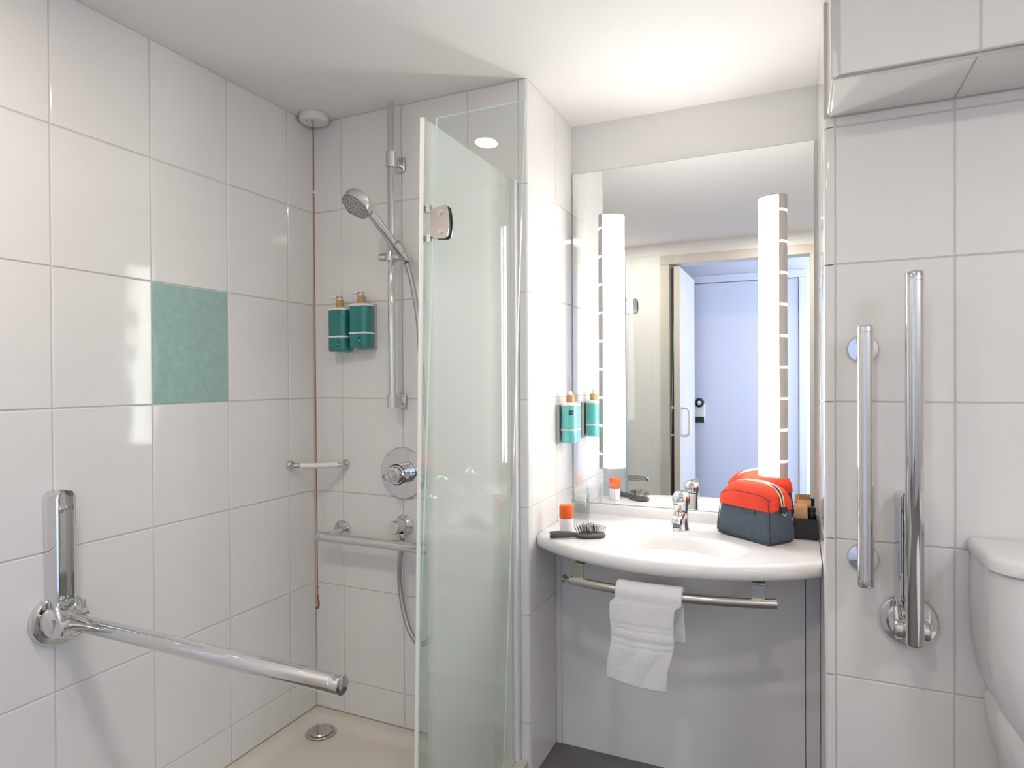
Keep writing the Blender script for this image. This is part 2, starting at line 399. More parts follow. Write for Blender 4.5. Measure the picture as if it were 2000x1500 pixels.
bm = NB(); lathe(bm, [(0.145, 0), (0.150, -0.004), (0.150, -0.020), (0.143, -0.022), (0.143, 0)], (1.24, 0.45, ZC)); finish('lamp_rim', bm, TRIM, t, smooth=40)
bm = NB(); lathe(bm, [(0.142, -0.004), (0.142, -0.022), (0.125, -0.032), (0.08, -0.040), (0, -0.043)], (1.24, 0.45, ZC)); finish('opal_cover', bm, emit('fill_lamp_glow', (0.90, 0.93, 1.0), FILL_LAMP_EMIT), t, smooth=True)

# ------------------------------------------------------------------ shower tray and drain
bm = NB(); X0, X1, Y0, Y1 = XL+0.001, -0.752, 0.82, YB-0.001
def tray_z(x, y):
    d = min(x-X0, X1-x, y-Y0, Y1-y); t = max(0, min(1, (d-0.030)/0.028)); t = t*t*(3-2*t)
    z = TRAYZ - 0.022*t
    return z - 0.006 * t * max(0, 1 - math.hypot(x+1.473, y-1.686)/0.25)
NX, NY = 70, 80; V = {}
for i in range(NX+1):
    for j in range(NY+1):
        x = X0+(X1-X0)*i/NX; y = Y0+(Y1-Y0)*j/NY; V[i, j] = bm.verts.new((x, y, tray_z(x, y)))
for i in range(NX):
    for j in range(NY): bm.faces.new((V[i, j], V[i+1, j], V[i+1, j+1], V[i, j+1]))
rim = [V[i, 0] for i in range(NX+1)] + [V[NX, j] for j in range(1, NY+1)] + [V[i, NY] for i in range(NX-1, -1, -1)] + [V[0, j] for j in range(NY-1, 0, -1)]
low = [bm.verts.new((v.co.x, v.co.y, 0.0)) for v in rim]
for k in range(len(rim)): bm.faces.new((rim[k], rim[(k+1) % len(rim)], low[(k+1) % len(rim)], low[k]))
bm.faces.new(low)
tray = thing('shower_tray', 'cream acrylic shower tray on the floor below the white tiles', 'shower tray', (-1.16, 1.3, 0))
finish('tray_basin', bm, ACRYL, tray, smooth=60)
bm = NB(); zd = TRAYZ-0.026
lathe(bm, [(0.050, 0.004), (0.047, 0.0065), (0.041, 0.002), (0.041, 0.0)], (-1.473, 1.686, zd)); dr = finish('drain_ring', bm, SATIN, tray, smooth=40)
bm = NB(); lathe(bm, [(0, 0), (0.037, 0), (0.037, 0.007), (0.034, 0.010), (0, 0.011)], (-1.473, 1.686, zd)); finish('drain_cover', bm, SATIN, tray, smooth=40)

# ------------------------------------------------------------------ washbasin counter
CT, CB = E-0.485, E-0.527                       # top and underside
CX, HALF = (XC+XN)/2, (XN-XC)/2
def front_y(x): 
    R = 0.603; return 1.688 + R - math.sqrt(R*R - (x-CX)**2)
counter = thing('washbasin', 'white bow-fronted washbasin counter spanning the niche below the mirror', 'washbasin', (CX, 2.2, CB))
bm = NB(); NX, NY = 96, 60; TH = CT-CB
def bowl(x, y):
    a = ((x-(-0.325))/0.215)**2 + ((y-1.880)/0.128)**2
    d = math.sqrt(a)
    if d >= 1: return 0.0
    t = 1-d; s = t*t*(3-2*t) if t < 1 else 1
    return -0.105*min(1, s*1.75 if s*1.75 < 1 else 1)*1.0
rows = []
for i in range(NX+1):
    x = XC+0.0015 + (2*HALF-0.003)*i/NX; fy = front_y(x); col = []
    # underside back -> front roll -> top back
    path = [(2.19, CB), (fy+0.02, CB)]
    for k in range(9):
        t = -PI/2 + PI*k/8; path.append((fy+TH/2 - TH/2*math.cos(t), (CT+CB)/2 + TH/2*math.sin(t)))
    for k in range(1, NY+1):
        y = fy+TH/2 + (2.172-fy-TH/2)*k/NY; path.append((y, CT+bowl(x, y)))
    for k in range(1, 6):                       # upstand along the mirror
        t = PI/2*k/5; path.append((2.172+0.008*math.sin(t), CT+0.008*(1-math.cos(t))))
    path += [(2.180, CT+0.036), (2.184, CT+0.040), (2.1985, CT+0.040)]
    rows.append([bm.verts.new((x, y, z)) for y, z in path])
n = len(rows[0])
for i in range(NX):
    for k in range(n-1): bm.faces.new((rows[i][k], rows[i+1][k], rows[i+1][k+1], rows[i][k+1]))
    bm.faces.new((rows[i][n-1], rows[i+1][n-1], rows[i+1][0], rows[i][0]))
bm.faces.new(rows[0]); bm.faces.new(rows[-1][::-1])
finish('counter_top', bm, SOLID, counter, smooth=50)
bm = NB()                                        # bowl shell below the counter
prof = [(1.0, 0), (0.97, -0.02), (0.88, -0.05), (0.70, -0.085), (0.42, -0.108), (0.0, -0.116)]
R = []
for s, h in prof[:-1]:
    R.append([(-0.325+0.235*s*math.cos(2*PI*k/48), 1.892+0.145*s*math.sin(2*PI*k/48), CB+0.003+h) for k in range(48)])
loft(bm, R); finish('basin_bowl', bm, SOLID, counter, smooth=50)
bm = NB(); lathe(bm, [(0, 0.004), (0.020, 0.004), (0.024, 0.001), (0.024, 0)], (-0.325, 1.885, CT-0.105)); finish('basin_drain', bm, CHROME, counter, smooth=40)
# panel closing the space below the counter, with edge strips
bm = NB(); box(bm, XC+0.021, XN-0.040, 2.020, 2.036, 0.001, CB-0.001); struct(finish('wall_service_panel', bm, PANEL))
bm = NB(); box(bm, XC+0.0005, XC+0.020, 2.016, 2.036, 0.001, CB-0.001, 0.002); struct(finish('trim_5', bm, TRIM))
bm = NB(); box(bm, XN-0.038, XN-0.0005, 2.016, 2.036, 0.001, CB-0.001, 0.002); struct(finish('trim_6', bm, TRIM))

# towel rail below the counter
rail = thing('towel_rail', 'curved brushed steel towel rail hung under the washbasin front', 'towel rail', (-0.34, 1.71, CB))
def ry(x): return 1.700 + (x+0.36)**2/(2*0.93)
RZ = E-0.577
bm = NB(); sweep(bm, [(-0.617+0.567*k/24, ry(-0.617+0.567*k/24), RZ) for k in range(25)], 0.0125, 20); finish('rail_bar', bm, STEEL, rail, smooth=50)
for x in (-0.572, -0.092):
    bm = NB(); y = ry(x)+0.004; box(bm, x-0.016, x+0.016, y-0.003, y+0.003, RZ+0.008, CB-0.002, 0.001)
    if y+0.05 < 2.0: box(bm, x-0.016, x+0.016, y-0.003, y+0.05, CB-0.005, CB-0.001, 0.0008)
    finish('bracket', bm, STEEL, rail)
# hand towel over the rail
def towel():
    bm = NB(); NU, NV = 30, 70; x0, x1 = -0.462, -0.284; front, back = 0.235, 0.130
    r = 0.0215; L = back + PI*r + front; grid = []
    for i in range(NU+1):
        u = i/NU; colm = []
        for j in range(NV+1):
            s = L*j/NV
            if s < back: yy, zz = r+0.006*(back-s)/back, -(back-s)
            elif s < back+PI*r: t = (s-back)/r; yy, zz = r*math.cos(t), r*math.sin(t)
            else: yy, zz = -r, -(s-back-PI*r)
            h = max(0, -zz)
            sh = (-0.009*h/front if s > L/2 else 0.010)     # front swings left, back layer shows to the right
            nar = 1 - (0.10*(h/front) if s > L/2 else 0)
            x = x0 + (x1-x0)*u*nar + sh + 0.004*math.sin(3+h*38)*(1 if s > L/2 else .4)
            wv = 0.006*math.sin(u*7+h*22)*min(1, h*9) + 0.002*math.sin(u*17+4)*min(1, h*9)
            if s > L/2: yy += -abs(wv)*0.7 - 0.010*min(1, h*6)*math.sin(PI*u)
            band = any(abs(h-c) < wd for c, wd in ((0.082, .004), (0.093, .003), (0.122, .006), (0.136, .004))) and s > L/2
            if band: yy += 0.0022
            # bottom hem sags to the right
            if s > L-0.02: zz -= 0.010*u
            colm.append(Vector((x, ry(x)+yy, RZ+zz)))
        grid.append(colm)
    VV = [[bm.verts.new(p) for p in c] for c in grid]
    for i in range(NU):
        for j in range(NV): bm.faces.new((VV[i][j], VV[i+1][j], VV[i+1][j+1], VV[i][j+1]))
    o = finish('hand_towel', bm, TERRY, smooth=True, origin=(-0.37, 1.70, RZ-0.235))
    so = o.modifiers.new('thick', 'SOLIDIFY'); so.thickness = 0.014; so.offset = 0.0
    sb = o.modifiers.new('soft', 'SUBSURF'); sb.levels = sb.render_levels = 1
    tag(o, 'white terry hand towel with woven bands draped over the steel rail', 'towel')
towel()

# ------------------------------------------------------------------ mirror and its two lamps
MZ0, MZ1 = E-0.444, E+0.742
mir = thing('mirror', 'large frameless rectangular mirror above the washbasin', 'mirror', (CX, YN, MZ0))
finish('mirror_glass', box(NB(), -0.742, 0.049, 2.2, 2.2045, MZ0, MZ1), MIRROR, mir)
bm = NB(); box(bm, -0.7435, -0.742, 2.1995, 2.2048, MZ0, MZ1); box(bm, 0.049, 0.0505, 2.1995, 2.2048, MZ0, MZ1); box(bm, -0.7435, 0.0505, 2.1995, 2.2048, MZ1, MZ1+0.0018)
finish('mirror_edge', bm, GEDGE, mir)
def lamp(x_in, s, label):
    """s = +1: housing on the right hand side"""
    z0, z1 = E-0.314, E+0.577; W = 0.088
    t = thing('vanity_lamp', label, 'lamp', (x_in+s*W/2, 2.2, z0), 'upright lamps on the mirror')
    X = lambda u: x_in + s*u
    arc = [(X(0.001), 2.199)] + [(X(0.062 - 0.062*math.cos(a)), 2.1985 - 0.050*math.sin(a)) for a in [PI/2*k/12 for k in range(1, 13)]]
    poly = arc + [(X(0.062), 2.199)]
    bm = NB(); prism(bm, poly, 'z', z0+0.004, z1-0.004); finish('diffuser', bm, LAMPGLOW, t, smooth=30)
    hp = [(X(0.0625), 2.1475), (X(0.070), 2.150), (X(0.079), 2.160), (X(0.086), 2.176), (X(0.0865), 2.1995), (X(0.0625), 2.1995)]
    bm = NB(); prism(bm, hp, 'z', z0, z1); h = finish('housing', bm, LAMPBODY, t, smooth=40)
    for za, zb in ((z0, z0+0.0038), (z1-0.0038, z1)):
        a2 = [(X(-0.001), 2.1995)] + [(X(0.062 - 0.0635*math.cos(a)), 2.1985 - 0.052*math.sin(a)) for a in [PI/2*k/12 for k in range(1, 13)]] + [(X(0.0623), 2.1995)]
        bm = NB(); prism(bm, a2, 'z', za, zb); finish('end_plate', bm, LAMPBODY, t, smooth=30)
    for k in range(9):
        zz = z1 - 0.050 - 0.0985*k
        sp = [(X(0.0655), 2.1476), (X(0.0715), 2.1500), (X(0.080), 2.1595), (X(0.0868), 2.175), (X(0.085), 2.1765), (X(0.078), 2.162), (X(0.070), 2.152)]
        bm = NB(); prism(bm, sp, 'z', zz-0.0035, zz+0.0035); finish('light_slit', bm, SLITGLOW, t)
lamp(-0.5535, -1, 'glowing white upright lamp on the left part of the mirror')
lamp(-0.1135, 1, 'glowing white upright lamp on the mirror above the red bag')

# ------------------------------------------------------------------ mixer tap
tap = thing('mixer_tap', 'chrome single-lever mixer tap behind the basin bowl', 'tap', (-0.341, 2.07, CT))
tx, ty = -0.341, 2.085
bm = NB(); lathe(bm, [(0, 0.0005), (0.027, 0.0005), (0.027, 0.004), (0.0235, 0.008), (0.022, 0.03), (0.0225, 0.06), (0.026, 0.078), (0.0265, 0.082), (0, 0.082)], (tx, ty, CT)); body = finish('tap_body', bm, CHROME, tap, smooth=45)
bm = NB(); sweep(bm, bez([(tx, ty, CT+0.045), (tx, ty-0.035, CT+0.050), (tx, ty-0.072, CT+0.043), (tx, ty-0.088, CT+0.030)], 6), [0.021, 0.0207, 0.0203, .020, .0197, .0193, .019, .0187, .0183, .018, .0178, .0176, .0174, .0172, .017, .0168, .0165, .016, .015], 20)
finish('spout', bm, CHROME, body, smooth=50)
bm = NB(); lathe(bm, [(0, 0), (0.012, 0), (0.0125, 0.012), (0, 0.012)], (tx, ty-0.088, CT+0.013)); finish('aerator', bm, SATIN, body, smooth=40)
bm = NB(); lathe(bm, [(0, 0), (0.027, 0), (0.0285, 0.012), (0.027, 0.024), (0.021, 0.036), (0.010, 0.042), (0, 0.043)], (tx, ty, CT+0.084)); lev = finish('lever_dome', bm, CHROME, tap, smooth=50)
bm = NB(); sweep(bm, [(tx, ty-0.010, CT+0.104), (tx, ty-0.05, CT+0.114), (tx, ty-0.078, CT+0.117)], [0.014, 0.011, 0.008], 14, flat=0.5); finish('lever', bm, CHROME, lev, smooth=50)

# ------------------------------------------------------------------ wash bag
def bag():
    A = Vector((0.80, -0.60, 0)); ang = math.atan2(A.y, A.x)
    t = thing('wash_bag', 'orange-red and slate grey canvas wash bag on the counter right side', 'bag', (-0.119, 2.068, CT), rz=ang)
    def ring(hx, hy, z, r, bow=0.0, n=7, tilt=0.0, sx=0.0):
        out = []
        for (x, y, zz) in rrect(sx, 0, hx, hy, r, z, n):
            xx = x - sx
            zz += tilt*xx/hx*1.0
            out.append((x, y + bow*math.sin(xx*25)*(1 if y > 0 else -1)*0.3, zz + 0.0))
        return out
    # lower grey body
    bm = NB(); rows = [(0.094, 0.048, 0.001, 0.012), (0.099, 0.053, 0.004, 0.014), (0.102, 0.056, 0.014, 0.014), (0.101, 0.055, 0.035, 0.013), (0.098, 0.0525, 0.06, 0.012), (0.0955, 0.050, 0.085, 0.012), (0.0945, 0.0495, 0.098, 0.012)]
    loft(bm, [ring(*r[:3], r[3], 0.008) for r in rows])
    for v in bm.verts: v.co.y += 0.0022*math.sin(v.co.x*60+v.co.z*50)*(1 if v.co.y > 0 else -1)*math.sin(PI*min(1, v.co.z/0.1))
    low = finish('lower_body', bm, BAGGREY, t, smooth=60, local=True); low['label'] = 'slate grey canvas lower half'
    # red upper: cross-section arch along the bag
    bm = NB(); NXg, NA = 26, 20; secs = []
    for i in range(NXg+1):
        u = i/NXg; x = -0.0955 + 0.195*u
        e = (2*u-1); endf = (1-abs(e)**3.6)**0.5 if abs(e) < 1 else 0.0
        hgt = 0.022 + (0.050 + 0.004*math.sin(2.6*u))*endf; hw = 0.046 + 0.010*endf
        if i == NXg: x = 0.0965; hgt = 0.012
        if i == 0: hgt = 0.02
        sec = []
        for k in range(NA+1):
            a = PI*k/NA; c, s_ = math.cos(a), math.sin(a)
            y = hw*math.copysign(abs(c)**0.75, c); z = 0.0975 + hgt*abs(s_)**0.62
            z += 0.0016*math.sin(x*70+y*60)*abs(s_); sec.append((x, y, z))
        secs.append(sec)
    VV = [[bm.verts.new(p) for p in s] for s in secs]
    for i in range(NXg):
        for k in range(NA): bm.faces.new((VV[i][k], VV[i+1][k], VV[i+1][k+1], VV[i][k+1]))
        bm.faces.new((VV[i][NA], VV[i+1][NA], VV[i+1][0], VV[i][0]))
    bm.faces.new(VV[0]); bm.faces.new(VV[-1][::-1])
    up = finish('upper_body', bm, BAGRED, t, smooth=60, local=True); up['label'] = 'orange-red canvas upper half'
    def surf(u):      # ridge height at position u
        e = (2*u-1); endf = (1-abs(e)**3.6)**0.5 if abs(e) < 1 else 0.0
        return (-0.0955+0.195*u, 0.0975+0.022+(0.050+0.004*math.sin(2.6*u))*endf + 0.0008)
    us = [0.10+0.885*k/26 for k in range(27)]
    ridge = [surf(u) for u in us] + [(0.1005, 0.118), (0.1015, 0.104)]
    n = len(ridge)
    for s in (-1, 1):
        pts = [(x, s*(0.0035+0.0075*math.sin(PI*min(1, k/(n-1))**1.4)), z-0.0006) for k, (x, z) in enumerate(ridge)]
        bm = NB(); sweep(bm, pts, 0.0024, 8, flat=0.8); finish('zip_tape', bm, CREAM, t, smooth=50, local=True)
    bm = NB(); Lp = []; Rp = []
    for k, (x, z) in enumerate(ridge):
        hw = 0.0025+0.0075*math.sin(PI*min(1, k/(n-1))**1.4); Lp.append(bm.verts.new((x, -hw, z+0.0004))); Rp.append(bm.verts.new((x, hw, z+0.0004)))
    for k in range(n-1): bm.faces.new((Lp[k], Lp[k+1], Rp[k+1], Rp[k]))
    finish('zip_opening', bm, PIPING, t, local=True)
    bm = NB(); box(bm, 0.098, 0.108, -0.012, 0.012, 0.092, 0.110, 0.002); finish('zip_tab', bm, PIPING, t, local=True)
    bm = NB(); sweep(bm, bez([(0.106, -0.009, 0.094), (0.108, 0, 0.086), (0.106, 0.009, 0.094)], 5), 0.0016, 8); finish('zip_ring', bm, CHROME, t, smooth=50, local=True)
    bm = NB()
    def corner(sx, grow=0.0008):
        return [(sx*(hx-r_+0.7071*r_+grow), -(hy-r_+0.7071*r_+grow), z) for hx, hy, z, r_ in rows[1:]]
    for sx in (-1, 1): sweep(bm, corner(sx), 0.0015, 6)
    base = [(x, y, 0.0065) for x, y, _ in rrect(0, 0, 0.0995, 0.0535, 0.014, 0, 6)][::1]; sweep(bm, base+base[:1], 0.0013, 6)
    seam = [(x, y, 0.0985) for x, y, _ in rrect(0, 0, 0.0955, 0.0505, 0.012, 0, 6)]; sweep(bm, seam+seam[:1], 0.0012, 6)
    up_pts = lambda i0, i1, k: [Vector(secs[i][k])+Vector((0, -0.0003, 0.0003)) for i in range(i0, i1)]
    sweep(bm, up_pts(0, NXg, NA-3), 0.0010, 6)
    sweep(bm, [Vector(secs[NXg-1][k])+Vector((0.0004, -0.0003, 0)) for k in range(NA, NA-5, -1)], 0.0011, 6)
    finish('piping', bm, PIPING, t, smooth=50, local=True)
    bm = NB(); box(bm, -0.118, -0.094, -0.012, 0.012, 0.070, 0.096, 0.004, 3); finish('side_tab', bm, BAGGREY, t, local=True, smooth=40)
    bm = NB(); box(bm, 0.035, 0.043, -0.0545, -0.049, 0.083, 0.098, 0.0008); finish('front_tab', bm, BAGGREY, t, local=True)
bag()

# black tray with wrapped toiletries
blk = thing('amenity_tray', 'black box tray in the counter corner behind the wash bag', 'tray', (0.022, 2.14, CT))
bm = NB(); X0, X1, Y0, Y1, h = -0.012, 0.056, 2.094, 2.168, 0.062
box(bm, X0, X1, Y0, Y0+0.004, CT+0.0005, CT+h); box(bm, X0, X1, Y1-0.004, Y1, CT+0.0005, CT+h)
box(bm, X0, X0+0.004, Y0+0.004, Y1-0.004, CT+0.0005, CT+h); box(bm, X1-0.004, X1, Y0+0.004, Y1-0.004, CT+0.0005, CT+h)
box(bm, X0+0.004, X1-0.004, Y0+0.004, Y1-0.004, CT+0.0005, CT+0.004); finish('tray_box', bm, TRAYBLK, blk)
def packet(name, label, loc, w_, d_, h_, rot, m):
    bm = NB(); rings = []
    for s, z in ((0.9, 0), (1.0, 0.004), (1.02, h_*0.35), (1.0, h_*0.7), (0.94, h_*0.86)):
        rings.append([(x, y, z + 0.002*math.sin(x*300)) for x, y, _ in rrect(0, 0, w_/2*s, d_/2*s, 0.006, 0, 4)])
    rings.append([(x, y*0.25, h_) for x, y, _ in rrect(0, 0, w_/2*0.92, d_/2*0.9, 0.006, 0, 4)])
    loft(bm, rings); o = finish(name, bm, m, None, smooth=40, local=True); o.location = loc; o.rotation_euler = (rot[0], rot[1], rot[2])
    tag(o, label, 'packet' if m is KRAFT else 'cap'); return o
packet('kraft_packet', 'brown kraft paper packet standing in the black tray nearer the bag', (0.010, 2.122, CT+0.005), 0.036, 0.030, 0.098, (0, 0, 0.1), KRAFT)
packet('kraft_packet', 'brown kraft paper packet at the back of the black tray', (0.020, 2.148, CT+0.005), 0.040, 0.022, 0.105, (0, 0, -0.05), KRAFT)
bm = NB(); lathe(bm, [(0, 0), (0.0095, 0), (0.0095, 0.075), (0.011, 0.076), (0.011, 0.088), (0.009, 0.090), (0, 0.090)], (0.0405, 2.124, CT+0.0045), n=20)
tag(finish('toiletry_bottle', bm, TRAYBLK, smooth=40, origin=(0.0405, 2.124, CT+0.0045)), 'small black-capped toiletry tube on the right side of the black tray', 'bottle')

# deodorant can
can = thing('deodorant', 'white roll-on can with bright orange cap behind the hairbrush', 'deodorant', (-0.669, 1.905, CT))
bm = NB(); lathe(bm, [(0, 0.0005), (0.020, 0.0005), (0.0215, 0.002), (0.0215, 0.044), (0.019, 0.047), (0, 0.047)], (-0.669, 1.905, CT)); finish('can_body', bm, CANBODY, can, smooth=40)
bm = NB(); lathe(bm, [(0.022, 0.0465), (0.0225, 0.048), (0.0225, 0.082), (0.020, 0.087), (0.014, 0.0885), (0, 0.089)], (-0.669, 1.905, CT)); finish('cap', bm, ORANGE, can, smooth=40)

# hairbrush
hb = thing('hairbrush', 'grey paddle hairbrush lying bristles up on the counter', 'hairbrush', (-0.689, 1.812, CT), rz=math.atan2(0.083, 0.146))
bm = NB(); sweep(bm, [(0, 0, 0.011), (0.002, 0, 0.011), (0.03, 0, 0.0115), (0.06, 0, 0.011), (0.075, 0, 0.010), (0.085, 0, 0.009)], [0.009, 0.0105, 0.0105, 0.0095, 0.0075, 0.006], 16)
finish('handle', bm, BRUSHG, hb, smooth=50, local=True)
bm = NB(); lathe(bm, [(0, 0), (0.0104, 0), (0.0104, 0.0016), (0.008, 0.002), (0, 0.002)], (-0.002, 0, 0.011), (1, 0, 0), 20); finish('handle_end', bm, SATIN, hb, smooth=40, local=True)
bm = NB(); R = []
for z, s in ((0.002, 0.86), (0.005, 1.0), (0.0095, 1.0), (0.012, 0.92)):
    R.append([(0.125+0.047*s*math.copysign(abs(math.cos(2*PI*k/32))**0.8, math.cos(2*PI*k/32)), 0.028*s*math.copysign(abs(math.sin(2*PI*k/32))**0.8, math.sin(2*PI*k/32)), z) for k in range(32)])
loft(bm, R); finish('paddle', bm, BRUSHG, hb, smooth=50, local=True)
bm = NB()
for i in range(13):
    for j in range(7):
        x = 0.086+0.078*i/12; y = -0.021+0.042*j/6
        if ((x-0.125)/0.041)**2+(y/0.023)**2 > 1: continue
        ex = (x-0.125)*0.22; ey = y*0.35; hh = 0.027*(1-0.35*((x-0.125)/0.041)**2)
        sweep(bm, [(x, y, 0.011), (x+ex, y+ey, 0.012+hh)], [0.0006, 0.0006], 4)
        bmesh.ops.create_icosphere(bm, subdivisions=1, radius=0.0009, matrix=Matrix.Translation((x+ex, y+ey, 0.012+hh)))
br = finish('bristles', bm, BRISTLE, hb, local=True); br['kind'] = 'stuff'

# tumblers
def tumbler(x, y, label):
    bm = NB(); lathe(bm, [(0.0, 0.086), (0.026, 0.086), (0.0275, 0.084), (0.031, 0.0005), (0.0295, 0.0005), (0.0255, 0.078), (0, 0.078)], (x, y, CT), n=32)
    tag(finish('tumbler', bm, TUMBLER, smooth=50, origin=(x, y, CT)), label, 'glass', 'glass tumblers on the counter')
tumbler(-0.665, 2.03, 'clear glass tumbler upside down behind the orange-capped can')
tumbler(-0.690, 2.125, 'clear glass tumbler nearest the mirror in the left corner')

# ------------------------------------------------------------------ soap dispensers
def bottle_parts(t, cx, cy, z0, h, hw, hd, m, out):
    """squeeze bottle; out = unit vector of the nozzle direction"""
    bm = NB(); R = []
    for s, f in ((0.0, 0.88), (0.02, 0.97), (0.06, 1.0), (0.5, 1.0), (0.97, 1.0), (1.0, 0.97)):
        R.append([(x, y, z0+h*s) for x, y, _ in rrect(cx, cy, hw*f, hd*f, min(hw, hd)*0.72*f, 0, 6)])
    loft(bm, R); finish('bottle', bm, m, t, smooth=45)
    bm = NB(); R = []
    for z, f in ((0.0005, 1.03), (0.006, 1.03), (0.009, 0.9), (0.012, 0.5)):
        R.append([(x, y, z0+h+z) for x, y, _ in rrect(cx, cy, hw*f, hd*f, min(hw, hd)*0.72*f, 0, 6)])
    loft(bm, R); finish('shoulder', bm, WHITEP, t, smooth=45)
    bm = NB(); lathe(bm, [(0, 0), (0.0135, 0), (0.0138, 0.002), (0.0138, 0.023), (0.0125, 0.025), (0, 0.025)], (cx, cy, z0+h+0.012), n=24); finish('collar', bm, WOODCAP, t, smooth=45)
    z = z0+h+0.037; bm = NB(); lathe(bm, [(0, 0), (0.007, 0), (0.007, 0.008), (0, 0.009)], (cx, cy, z), n=16)
    o = Vector(out); sweep(bm, [Vector((cx, cy, z+0.009))-o*0.008, Vector((cx, cy, z+0.010))+o*0.012, Vector((cx, cy, z+0.009))+o*0.034, Vector((cx, cy, z+0.003))+o*0.037], [0.006, 0.0055, 0.0035, 0.003], 10)
    finish('pump_nozzle', bm, WHITEP, t, smooth=50)
    bm = NB(); rr = rrect(cx, cy, hw*1.06, hd*1.06, min(hw, hd)*0.72, 0, 6); zr = z0+h*0.36
    R1 = [(x, y, zr-0.0028) for x, y, _ in rr]; R2 = [(x, y, zr+0.0028) for x, y, _ in rr]
    loft(bm, [R1, R2], cap=True); finish('holder_band', bm, WHITEP, t, smooth=45)
def mark(t, pts, m=INK):
    bm = NB()
    for b in pts: box(bm, *b)
    return finish('printed_mark', bm, m, t)
for cx, z0, lab in ((-1.425, E+0.098, 'teal pump bottle in the shower, the left one of the wall pair'), (-1.336, E+0.108, 'teal pump bottle in the shower, the right one beside the riser rail')):
    t = thing('soap_dispenser', lab, 'soap dispenser', (cx, YB, z0), 'teal shower soap dispensers')
    bm = NB(); box(bm, cx-0.040, cx+(0.034), YB-0.012, YB-0.001, z0-0.004, z0+0.152, 0.002); box(bm, cx-0.012, cx+0.012, YB-0.030, YB-0.010, z0-0.004, z0+0.004, 0.001)
    finish('backplate', bm, GREYP if cx > -1.4 else WHITEP, t)
    bottle_parts(t, cx, YB-0.041, z0, 0.140, 0.0385, 0.027, TEALSOAP, (-0.9, -0.43, 0))
    yf = YB-0.0685
    mark(t, [(cx+0.010, cx+0.015, yf-0.0006, yf+0.001, z0+0.016, z0+0.020), (cx+0.010, cx+0.015, yf-0.0006, yf+0.001, z0+0.030, z0+0.036)])
    mark(t, [(cx+0.0105, cx+0.0145, yf-0.0006, yf+0.001, z0+0.023, z0+0.027)], WHITEP)
t = thing('soap_dispenser', 'aqua pump bottle in a holder on the niche wall beside the mirror', 'soap dispenser', (XC, 2.07, E-0.215))
z0 = E-0.216
bm = NB(); box(bm, XC+0.001, XC+0.010, 2.026, 2.100, z0-0.004, z0+0.130, 0.002); finish('backplate', bm, GREYP, t)
bottle_parts(t, XC+0.040, 2.063, z0, 0.125, 0.026, 0.037, AQUASOAP, (0.2, -0.98, 0))
yf = 2.0255; xx = XC+0.046; bx = []
for r_ in range(2):
    for c_ in range(4): bx.append((xx+0.0045*c_, xx+0.0045*c_+0.0034, yf-0.0008, yf+0.001, z0+0.105-0.009*r_, z0+0.112-0.009*r_))
mark(t, bx)

# ------------------------------------------------------------------ shower fittings
# emergency pull cord
pc = thing('pull_cord', 'orange-red emergency pull cord hanging from a white ceiling rose in the shower corner', 'pull cord', (-1.519, 1.727, ZC))
px_, py_ = -1.519, 1.727
bm = NB(); lathe(bm, [(0, -0.0005), (0.048, -0.0005), (0.050, -0.006), (0.050, -0.018), (0.044, -0.025), (0.025, -0.028), (0, -0.028)], (px_, py_, ZC)); finish('ceiling_rose', bm, WHITEP, pc, smooth=35)
bm = NB()
for dx, dy in ((0.006, -0.012), (0.010, -0.022), (-0.008, -0.026)): lathe(bm, [(0, 0), (0.0022, 0), (0.0022, 0.003)], (px_+dx, py_+dy, ZC-0.0292), n=10)
finish('rose_hole', bm, DARK, pc)
zc_ = E-0.745
bm = NB(); sweep(bm, [(px_, py_-0.004, ZC-0.026), (px_+0.001, py_-0.004, ZC-0.6), (px_+0.002, py_-0.004, E-0.2), (px_+0.004, py_-0.004, zc_)], 0.0016, 8); cd = finish('cord', bm, ORANGECORD, pc, smooth=50)
bm = NB(); lathe(bm, [(0, -0.005), (0.003, -0.004), (0.004, 0), (0.003, 0.004), (0, 0.005)], (px_, py_-0.004, E+0.651), n=12); finish('cord_bead', bm, WHITEP, cd, smooth=True)
bm = NB(); x, y, z = px_+0.004, py_-0.004, zc_
sweep(bm, bez([(x, y, z+0.004), (x+0.001, y, z-0.01), (x+0.004, y, z-0.022), (x+0.003, y, z-0.036), (x-0.003, y, z-0.043), (x-0.006, y, z-0.040)], 5), [0.003]*8+[0.0036]*10+[0.004]*8, 10); finish('cord_toggle', bm, ORANGECORD, cd, smooth=50)
bm = NB(); lathe(bm, [(0, -0.004), (0.003, -0.002), (0.003, 0.002), (0, 0.004)], (px_+0.004, py_-0.004, zc_+0.03), n=10); finish('cord_knot', bm, ORANGECORD, cd, smooth=True)

# riser rail with slider
XRI, YRI = -1.199, 1.722
rr = thing('riser_rail', 'chrome vertical shower riser rail on the back wall', 'shower rail', (XRI, YB, E-0.09))
bm = NB(); lathe(bm, [(0, E-0.088), (0.0120, E-0.088), (0.0120, E+0.899), (0.010, E+0.9015), (0, E+0.9015)], (XRI, YRI, 0)); finish('rail_tube', bm, CHROME, rr, smooth=45)
for zz, h in ((E+0.715, 0.048), (E-0.066, 0.044)):
    bm = NB(); lathe(bm, [(0.0125, -h/2), (0.0165, -h/2), (0.0165, h/2), (0.0125, h/2)], (XRI, YRI, zz)); br_ = finish('rail_bracket', bm, CHROME, rr, smooth=45)
    bm = NB(); box(bm, XRI-0.008, XRI+0.010, YRI+0.012, YB-0.010, zz-0.014, zz+0.010, 0.003); box(bm, XRI-0.014, XRI+0.018, YB-0.014, YB-0.001, zz-0.026, zz+0.022, 0.004); finish('wall_foot', bm, SATIN, br_, smooth=45)
